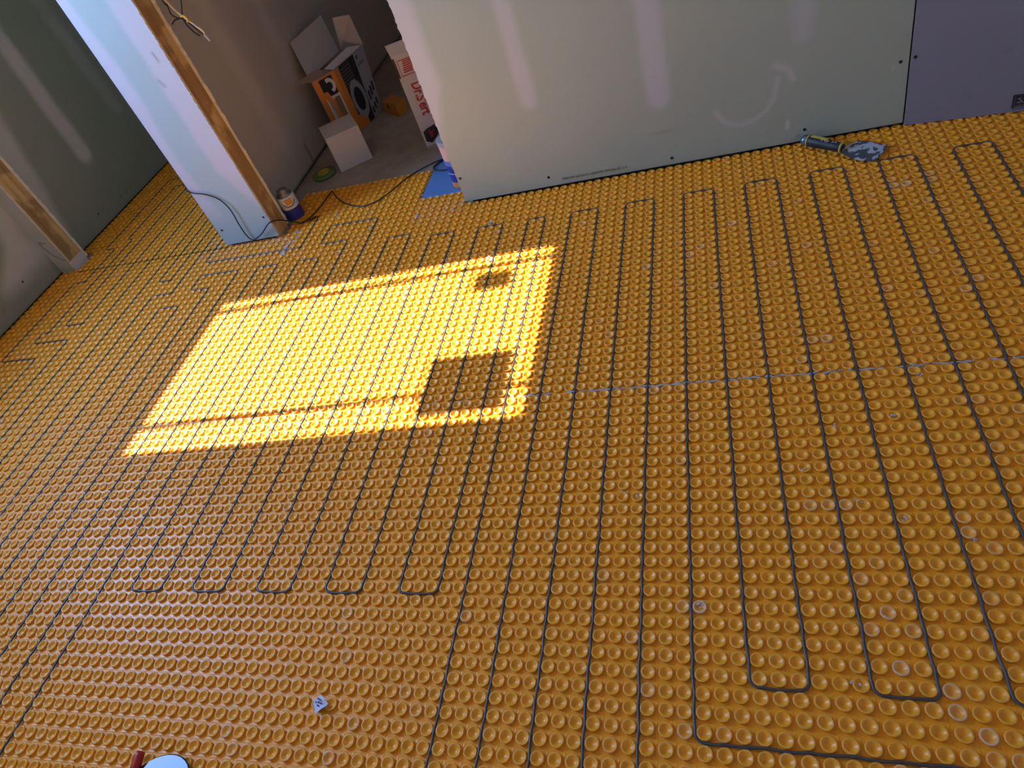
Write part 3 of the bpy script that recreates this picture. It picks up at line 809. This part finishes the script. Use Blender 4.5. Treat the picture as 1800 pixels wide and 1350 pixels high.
# tall printed carton tube half hidden behind the long wall end
ct = W(-27.9, -38.9, -0.1)
tub = empty('sealant_tub', ct, 'tall tub printed peach, navy and orange half hidden behind the end of the long wall', 'tub')
R2 = 1.55 * S
for nm, z0, z1, mt, sc in (('orange_base', 0, .75, M_orange, 1.0), ('navy_band', .75, 1.9, M_navy, 1.0), ('white_line', 1.9, 2.0, M_white_print, 1.0), ('navy_band', 2.0, 3.0, M_navy, 1.0), ('blue_band', 3.0, 3.7, plain('mid_blue_print', (.16, .2, .55), .4), 1.0),
                           ('peach_label', 3.7, 5.6, M_peach, 1.0), ('lid', 5.6, 6.2, M_grey_print, 1.04)):
    MB().lathe(ct, (0, 0, 1), [(0.0, z0 * S), (R2 * sc, z0 * S), (R2 * sc, z1 * S), (0.0, z1 * S)], 26).build(nm, mt, tub)

# roll of green tape on the slab
tc_ = W(-52.75, -48.95, FLOOR)
roll = empty('tape_roll', tc_, 'translucent green roll with a yellow inner ring lying on the concrete by the closet wall', 'tape roll')
MB().lathe(tc_, (0, 0, 1), [(.95 * S, 0), (1.8 * S, 0), (1.85 * S, .25 * S), (1.8 * S, .55 * S), (.95 * S, .55 * S), (.9 * S, .3 * S), (.95 * S, 0)], 32).build('tape', plain('green_tape', (.12, .20, .07), .4), roll, smooth=True)
MB().lathe(tc_, (0, 0, 1), [(.75 * S, .0), (.92 * S, .0), (.92 * S, .72 * S), (.75 * S, .72 * S), (.75 * S, 0)], 28).build('inner_ring', plain('yellow_core', (.42, .38, .04), .5), roll, smooth=True)

# ------------------------------------------------------------------ small closed white box
def V2(u, r): return Vector((u, r))
bx = empty('carton', W(-49.9, -48.8, FLOOR), 'small closed plain white carton standing on the concrete in front of the printed one', 'box')
A_, B_ = V2(-49.88, -48.81), V2(-45.45, -51.4); D_ = V2(-3.0, -4.75)
c4 = [A_, B_, B_ + D_, A_ + D_]
mbx = MB().hexa([W(p.x, p.y, FLOOR + 0.02) for p in c4] + [W(p.x, p.y, 4.95) for p in c4])
mbx.build('body', M_carton, bx, bevel=0.0015)
q = [W(c4[0].x, c4[0].y, 5.0), W(c4[1].x, c4[1].y, 5.0), W(c4[2].x, c4[2].y, 5.0), W(c4[3].x, c4[3].y, 5.0)]
MB().slab(q, 0.0015).build('lid_flap', M_carton, bx)

# ------------------------------------------------------------------ tall open printed box behind it
ob = empty('open_carton', W(-51, -63, FLOOR), 'tall open carton printed black and orange with white flaps standing up', 'box')
HT = 9.87
Cb, Db, Eb = V2(-50.84, -61.51), V2(-49.19, -67.94), V2(-53.5, -58.8)
Fb = Eb + (Db - Cb)
Ct, Dt_, Et = V2(-50.6, -61.3), V2(-48.5, -69.4), V2(-53.3, -58.3)
Ft = V2(-52.2, -66.6)
def lerp3(p, q, t): return p + (q - p) * t
b8 = [W(p.x, p.y, FLOOR + .02) for p in (Cb, Db, Fb, Eb)]; t8 = [W(p.x, p.y, HT) for p in (Ct, Dt_, Ft, Et)]
w_ = MB()
for i in range(4):
    j = (i + 1) % 4
    w_.slab([b8[i], b8[j], t8[j], t8[i]], 0.003)
w_.slab(b8, 0.003)
w_.build('body', M_grey_print, ob)
def face(i, s0, s1, v0, v1, out=0.0025):
    """quad on side i between fractions s (along) and v (up)"""
    j = (i + 1) % 4; a, b, c, d = b8[i], b8[j], t8[j], t8[i]
    n_ = (b - a).cross(d - a).normalized() * out
    P_ = lambda s, v: lerp3(lerp3(a, b, s), lerp3(d, c, s), v) + n_
    return [P_(s0, v0), P_(s1, v0), P_(s1, v1), P_(s0, v1)]
def decal(name, i, rects, mat, out):
    m_ = MB()
    for rc in rects: m_.slab(face(i, *rc, out=out), 0.0004)
    return m_.build(name, mat, ob)
def disc(name, i, s, v, rad, mat, out, ry=None, hole=0.0):
    j = (i + 1) % 4; a, b, c, d = b8[i], b8[j], t8[j], t8[i]
    n_ = (b - a).cross(d - a).normalized() * out
    cen = lerp3(lerp3(a, b, s), lerp3(d, c, s), v) + n_; e1 = (b - a).normalized(); e2 = (d - a).normalized()
    vs = []; fs = []; n = 24
    for k in range(n):
        an = 2 * math.pi * k / n
        dv = e1 * math.cos(an) * rad * S + e2 * math.sin(an) * (ry or rad) * S
        vs += [cen + dv * hole, cen + dv]
    for k in range(n):
        k2 = (k + 1) % n; fs.append((2 * k, 2 * k + 1, 2 * k2 + 1, 2 * k2))
    return MB().add(vs, fs).build(name, mat, ob)
# side 0 : C-D (black and grey), side 3 : E-C (orange)
decal('black_panel', 0, [(0.10, 0.62, 0.02, 0.995)], M_black_print, .0026)
decal('orange_stripe', 0, [(0.0, 0.11, 0.02, 0.995)], M_orange, .0028)
decal('orange_stripe', 0, [(0.11, 0.40, 0.02, 0.16), (0.11, 0.25, 0.16, 0.24)], M_orange, .0029)
disc('grey_hoop_picture', 0, .36, .42, 1.75, M_grey_print, .0032, 3.0, hole=.62)
gr = MB()
for k in range(7):
    gr.slab(face(0, .12, .44, .66 + k * .045, .664 + k * .045, .0033), 0.0002)
for k in range(5):
    gr.slab(face(0, .14 + k * .07, .145 + k * .07, .64, .98, .0033), 0.0002)
gr.build('grid_picture', M_grey_print, ob)
pm = MB()
for k in range(4): pm.slab(face(0, .68 + k * .05, .70 + k * .05, .80, .84, .003), .0003)
pm.slab(face(0, .68, .72, .90, .95, .003), .0003)
for k in range(3): pm.slab(face(0, .68 + k * .1, .74 + k * .1, .28 + .04 * k, .42 + .04 * k, .003), .0003); pm.slab(face(0, .66 + k * .1, .72 + k * .1, .08 + .04 * k, .18 + .04 * k, .003), .0003)
pm.build('printed_symbols', M_black_print, ob)['kind'] = 'stuff'
decal('orange_panel', 3, [(0.0, 1.0, 0.02, 0.995)], M_orange, .0026)
decal('black_panel', 3, [(0.24, 0.80, 0.70, 0.97)], M_black_print, .0030)
disc('white_hoop_picture', 3, .58, .84, .95, M_white_print, .0033, 1.15, hole=.5)
decal('white_label', 3, [(0.22, 0.84, 0.22, 0.69)], M_white_print, .0031)
decal('brown_picture', 3, [(0.55, 0.78, 0.26, 0.66)], plain('brown_print', (.30, .16, .09), .5), .0035)
ln_ = MB()
for k in range(3): ln_.slab(face(3, .28 + .07 * k, .30 + .07 * k, .28, .64, .0036), .0002)
ln_.build('label_lines', plain('pale_blue_print', (.25, .33, .42), .5), ob)
# flaps
MB().slab([W(-54.0, -59.3, 10.1), W(-52.3, -68.6, 10.1), W(-54.1, -71.3, 15.0), W(-56.0, -62.4, 14.7)], 0.003).build('flap', M_cartin, ob)['label'] = 'large white flap leaning on the wall'
MB().slab([W(-52.4, -69.6, 9.9), W(-48.4, -69.5, 9.9), W(-47.3, -66.86, 15.0), W(-50.7, -68.0, 15.0)], 0.003).build('flap', M_carton, ob)['label'] = 'narrow white flap standing upright'
MB().slab([W(-53.2, -58.4, 9.9), W(-50.9, -61.1, 9.9), W(-53.0, -60.6, 10.7), W(-55.6, -57.3, 10.5)], 0.003).build('flap', M_kraft, ob)
MB().slab([W(-50.6, -61.3, 9.9), W(-48.6, -69.3, 9.9), W(-50.1, -67.3, 10.7), W(-51.5, -60.3, 10.6)], 0.003).build('flap', M_carton, ob)

# ------------------------------------------------------------------ tall white box with red lettering, half hidden behind the long wall end
rb = empty('lettered_carton', W(-36.2, -50.4, FLOOR), 'tall white carton with red lettering, partly hidden behind the end of the long wall', 'box')
Ar = V2(-36.21, -50.38); dR = V2(1.92, -0.72).normalized(); bR = V2(dR.y, -dR.x)
if bR.y > 0: bR = -bR
c4 = [Ar, Ar + dR * 7, Ar + dR * 7 + bR * 3.6, Ar + bR * 3.6]; HR = 12.9
b8r = [W(p.x, p.y, FLOOR + .02) for p in c4]; t8r = [W(p.x, p.y, HR) for p in c4]
MB().hexa(b8r + t8r).build('body', M_carton, rb, bevel=0.0012)
def rp(s, h, o_=0.04):   # point on the lettered face, s along, h up
    p = Ar + dR * s - bR * o_; return W(p.x, p.y, h)
def rrect(m_, s0, s1, h0, h1, o_=.04, t=.0003): m_.slab([rp(s0, h0, o_), rp(s1, h0, o_), rp(s1, h1, o_), rp(s0, h1, o_)], t)
m_ = MB(); rrect(m_, .05, 3.0, -.1, .15); m_.build('base_line', M_grey_print, rb)
m_ = MB()
m_.add([rp(.25, .9), rp(1.0, .45), rp(2.6, 1.6), rp(2.6, 2.9), rp(.9, 2.6), rp(.3, 2.3)], [(0, 1, 2, 3, 4, 5)]); m_.build('dark_picture', M_black_print, rb)
m_ = MB(); rrect(m_, 1.1, 1.25, 1.2, 2.4, .05); rrect(m_, 1.3, 1.9, 1.95, 2.1, .05); rrect(m_, 1.35, 1.5, 1.3, 1.9, .05); m_.build('red_shape', M_red, rb)
for ch, hh_ in (('D', 9.0), ('r', 8.35), ('.', 8.05), ('S', 7.3), ("'", 6.9), ('e', 6.15), ('r', 5.6), ('t', 5.1)):
    pass
text_obj('red_lettering', "Dr.S'ert", 1.95 * S, rp(1.2, 9.0, .05), (0, 0, -1), (dR.x, -dR.y, 0), M_red, rb, 0.0006, xs=0.72, bold=0.0012)['label'] = 'red lettering reading down the side'
m_ = MB()
for (s0, s1, h0, h1) in ((.5, .56, 10.1, 12.2), (.5, 2.6, 12.1, 12.2), (.5, 2.6, 10.1, 10.2)): rrect(m_, s0, s1, h0, h1)
for k in range(6): rrect(m_, .9 + .06 * k, 2.5, 10.5 + k * .27, 10.66 + k * .27)
m_.build('red_panel', M_red, rb)
m_ = MB(); rrect(m_, -.0, .28, 10.0, 12.6, .045); m_.build('dark_slot', plain('slot', (.09, .06, .055), .8), rb)
MB().slab([t8r[0], t8r[1], t8r[1] + Vector((-.02, .03, .035)), t8r[0] + Vector((-.02, .03, .035))], .002).build('flap', M_carton, rb)
m_ = MB(); m_.slab([rp(.5, 13.3, -1.2), rp(1.6, 13.3, -1.2), rp(2.4, 13.9, -2.0), rp(.9, 14.0, -2.0)], .001); m_.build('black_smudge', M_black_print, rb)

# ------------------------------------------------------------------ orange plastic block on the slab
obk = empty('plastic_case', W(-47, -68, FLOOR), 'orange plastic case with a round hole lying on the concrete between the two tall boxes', 'case')
cq = [V2(-48.0, -66.6), V2(-44.7, -63.9), V2(-43.7, -66.0), V2(-46.9, -68.8)]
MB().hexa([W(p.x, p.y, FLOOR + .01) for p in cq] + [W(p.x, p.y, 1.8) for p in cq]).build('body', plain('orange_plastic', (.55, .22, .03), .45), obk, bevel=.004)
e1_ = (W(cq[1].x, cq[1].y, 0) - W(cq[0].x, cq[0].y, 0)); n1_ = e1_.cross(Vector((0, 0, 1))).normalized()
MB().lathe(W(cq[0].x, cq[0].y, 1.1) + e1_ * .36 + n1_ * .0002, n1_, [(0, 0), (.28 * S, 0), (.28 * S, .0012), (0, .0012)], 16).build('round_hole', M_black, obk)

# dark bag slumped behind
bag = MB(); cx, cy = -44.5, -79
rings = [(0.0, 3.6, 3.0), (1.6, 4.2, 3.4), (3.6, 3.6, 2.8), (5.4, 2.2, 1.8), (6.4, .7, .5)]
vs = []; sg = 22
for ri, (z, a, b) in enumerate(rings):
    for k in range(sg):
        t_ = 2 * math.pi * k / sg; w_n = 1 + .13 * math.sin(5 * t_ + ri) + .08 * math.sin(9 * t_ + 2 * ri)
        vs.append(W(cx + math.cos(t_) * a * w_n, cy + math.sin(t_) * b * w_n, FLOOR + .02 + z + .25 * math.sin(3 * t_ + ri)*(z > 0)))
fs = [(i * sg + k, i * sg + (k + 1) % sg, (i + 1) * sg + (k + 1) % sg, (i + 1) * sg + k) for i in range(len(rings) - 1) for k in range(sg)]
fs += [tuple(range(sg)), tuple((len(rings) - 1) * sg + k for k in range(sg))]
o = bag.add(vs, [f[::-1] for f in fs]).build('trash_bag', plain('dark_bag', (.055, .055, .045), .35), smooth=True)
tag(o, 'dark olive plastic bag slumped in the shadow behind the orange case', 'bag')

# ------------------------------------------------------------------ thin black wire across the pier and the closet doorway
wp = [W(-62.6, -33.6, 9.0), W(-62.05, -32.75, 9.2), W(-61.2, -32.7, 8.6), W(-59.7, -32.7, 8.15), W(-58.2, -32.7, 7.1), W(-57.6, -32.7, 5.4), W(-57.75, -32.7, 3.1), W(-57.7, -32.7, 1.3), W(-57.05, -32.6, .65),
      W(-55.4, -32.7, 1.2), W(-53.4, -32.8, 2.5), W(-52.9, -34.2, 1.9), W(-52.6, -35.4, .9), W(-52.0, -35.9, .25), W(-50.6, -35.7, .14), W(-49.5, -38.6, .14), W(-49.1, -42.4, .16), W(-48.75, -42.5, .2), W(-47.4, -40.7, .14), W(-45.3, -38.7, .12), W(-42.6, -37.15, .12),
      W(-40.6, -37.3, .12), W(-39.0, -39.0, .12), W(-36.8, -42.7, .12), W(-34.6, -45.3, -.1), W(-33.3, -46.0, -.1), W(-31.8, -46.4, -.1)]
sp_ = smooth_path(wp, 7)
o = MB().tube(sp_, 0.085 * S, 7).build('thin_wire', M_wire, smooth=True)
tag(o, 'thin black wire drooping across the pier and trailing over the floor of the closet doorway', 'wire')
o = MB().tube(smooth_path([W(-31.6, -47.0, -.1), W(-33.2, -45.3, -.1), W(-33.7, -44.4, -.1), W(-33.2, -43.5, -.08), W(-31.9, -43.0, -.1), W(-30.4, -42.9, -.1), W(-28.5, -43.4, -.1)], 7), 0.1 * S, 7).build('wire_loop', M_wire, smooth=True)
tag(o, 'short loop of black wire on the blue sheet beside the end of the long wall', 'wire')
# where the heating cable ends: cold lead joint
o = MB().tube(smooth_path([W(-49.1, -36.9, -.05), W(-49.4, -36.3, .12), W(-50.1, -35.8, .2), W(-50.9, -35.7, .2)], 5), 0.11 * S, 7).build('cable_lead', M_wire, smooth=True)
tag(o, 'short black lead joining the heating cable to the wire at the foot of the pier', 'cable')

# ------------------------------------------------------------------ loose electric wires hanging in the closet doorway
def hang(pts, rad, mat, label, name='electric_wire'):
    o = MB().tube(smooth_path([W(*p) for p in pts], 6), rad * S, 7).build(name, mat, smooth=True)
    return tag(o, label, 'wire', 'loose wires hanging in the doorway')
M_cream = plain('cream_wire', (.62, .50, .30), .5)
M_copper = plain('yellow_wire', (.55, .38, .05), .4)
r_ = -35.0
hang([(-51.6, r_, 79), (-51.5, r_, 45), (-51.2, r_, 30.5), (-50.98, r_, 28.82), (-50.5, r_, 27.55), (-49.75, r_, 26.45), (-49.2, r_, 25.7), (-48.78, r_, 25.1), (-48.8, r_, 24.8)], .1, M_cream, 'longest cream coloured wire curving down at the top of the closet doorway')
hang([(-51.8, r_, 79), (-51.7, r_, 45), (-51.4, r_, 30), (-51.16, r_, 28.4), (-51.3, r_, 27.5), (-50.9, r_, 27.0), (-50.3, r_, 26.7), (-49.7, r_, 25.9), (-49.25, r_, 25.1), (-48.9, r_, 24.7), (-48.7, r_, 24.0)], .075, M_wire, 'black wire with a bright stripped end, running beside the cream one', )
hang([(-49.2, r_ - .2, 79), (-49.3, r_ - .2, 45), (-49.35, r_ - .2, 30), (-49.44, r_ - .2, 28.44), (-50.1, r_ - .2, 27.3), (-50.45, r_ - .2, 26.84), (-51.4, r_ - .2, 26.8), (-52.05, r_ - .2, 26.5)], .075, M_wire, 'black wire crossing behind the others down to the wall edge')
hang([(-50.35, r_ - .1, 26.95), (-50.35, r_ - .1, 26.3), (-50.2, r_ - .1, 25.7), (-49.9, r_ - .1, 25.1), (-49.5, r_ - .1, 24.7)], .08, M_wire, 'short black wire end curling below the knot')
hang([(-50.3, r_ + .1, 27.0), (-49.85, r_ + .1, 26.95), (-49.7, r_ + .1, 26.6), (-49.85, r_ + .1, 26.35)], .12, M_copper, 'short yellow wire end poking out of the bundle')
o = MB().tube([W(-48.85, r_, 24.75), W(-48.6, r_, 24.0)], .13 * S, 8).build('wire_ferrule', plain('bright_tip', (.6, .58, .56), .3, metal=.6)); tag(o, 'bright metal tip at the end of the hanging wires', 'ferrule')

# ------------------------------------------------------------------ paper scrap on the studs
scp = MB(); outl = [(-23.77, 24.5), (-23.4, 24.7), (-23.0, 25.0), (-23.02, 25.2), (-23.36, 25.45), (-23.66, 25.66), (-23.87, 25.36), (-24.1, 25.11), (-24.15, 24.8)]
tp = [W(u, r, .04 + .10 * math.sin((u + 24) * 2.2) ** 2 + (.12 if i in (3, 4) else 0)) for i, (u, r) in enumerate(outl)]; bt_ = [p - Vector((0, 0, .012 * S)) for p in tp]; n = len(tp)
cen = sum(tp, Vector()) / n + Vector((0, 0, .05 * S))
vs = [cen] + tp + [cen - Vector((0, 0, .012 * S))] + bt_
fs = [(0, 1 + (i + 1) % n, 1 + i) for i in range(n)] + [(n + 1, n + 2 + i, n + 2 + (i + 1) % n) for i in range(n)] + [(1 + i, 1 + (i + 1) % n, n + 2 + (i + 1) % n, n + 2 + i) for i in range(n)]
o = scp.add(vs, fs).build('paper_scrap', plain('scrap_paper', (.55, .62, .85), .7))
tag(o, 'torn scrap of printed white paper lying on the studs in the foreground', 'paper')
o2 = MB()
for (u, r, w_, a_) in ((-23.7, 24.8, .16, -.35), (-23.55, 25.02, .2, -.35), (-23.6, 25.2, .12, -.35), (-23.85, 25.0, .06, -.9)):
    p = W(u, r, .2); d_ = Vector((math.cos(a_), math.sin(a_), 0)) * w_ * S; e_ = Vector((-math.sin(a_), math.cos(a_), 0)) * .045 * S
    o2.slab([p - d_ - e_, p + d_ - e_, p + d_ + e_, p - d_ + e_], .0002)
o2.build('print_marks', plain('dark_red_ink', (.08, .03, .08), .7), o)

# ------------------------------------------------------------------ shiny disc and red handle at the bottom edge
dc = W(-32.9, 31.35, .75)
dsk = empty('polishing_disc', dc, 'glossy dark blue disc with a red handle stub at the bottom edge of the picture', 'disc tool')
nrm_ = Vector((-0.02, .23, .97)).normalized()
MB().lathe(dc, nrm_, [(0, 0), (2.45 * S, 0), (2.6 * S, .03 * S), (2.6 * S, .10 * S), (2.52 * S, .15 * S), (0, .16 * S)], 40).build('round_disc', plain('polished_blue_enamel', (.012, .03, .07), .06, spec=.18), dsk)
dd = MB()
for k in range(16):
    a = random.uniform(0, 6.28); q_ = random.uniform(.3, .95) * 2.3 * S
    ax_ = nrm_.orthogonal().normalized(); bx_ = nrm_.cross(ax_); c_ = dc + nrm_ * .16 * S + ax_ * math.cos(a) * q_ + bx_ * math.sin(a) * q_
    dd.lathe(c_, nrm_, [(0, 0), (random.uniform(.05, .14) * S, 0), (0, .05 * S)], 7)
dd.build('dark_specks', M_black, dsk)['kind'] = 'stuff'
RH = plain('red_plastic', (.42, .015, .015), .35)
MB().tube([W(-34.9, 31.2, .5), W(-35.1, 30.2, .55), W(-35.25, 29.2, .62), W(-35.25, 28.95, .62)], [.33 * S, .33 * S, .31 * S, .26 * S], 14).build('handle', RH, dsk, smooth=True)
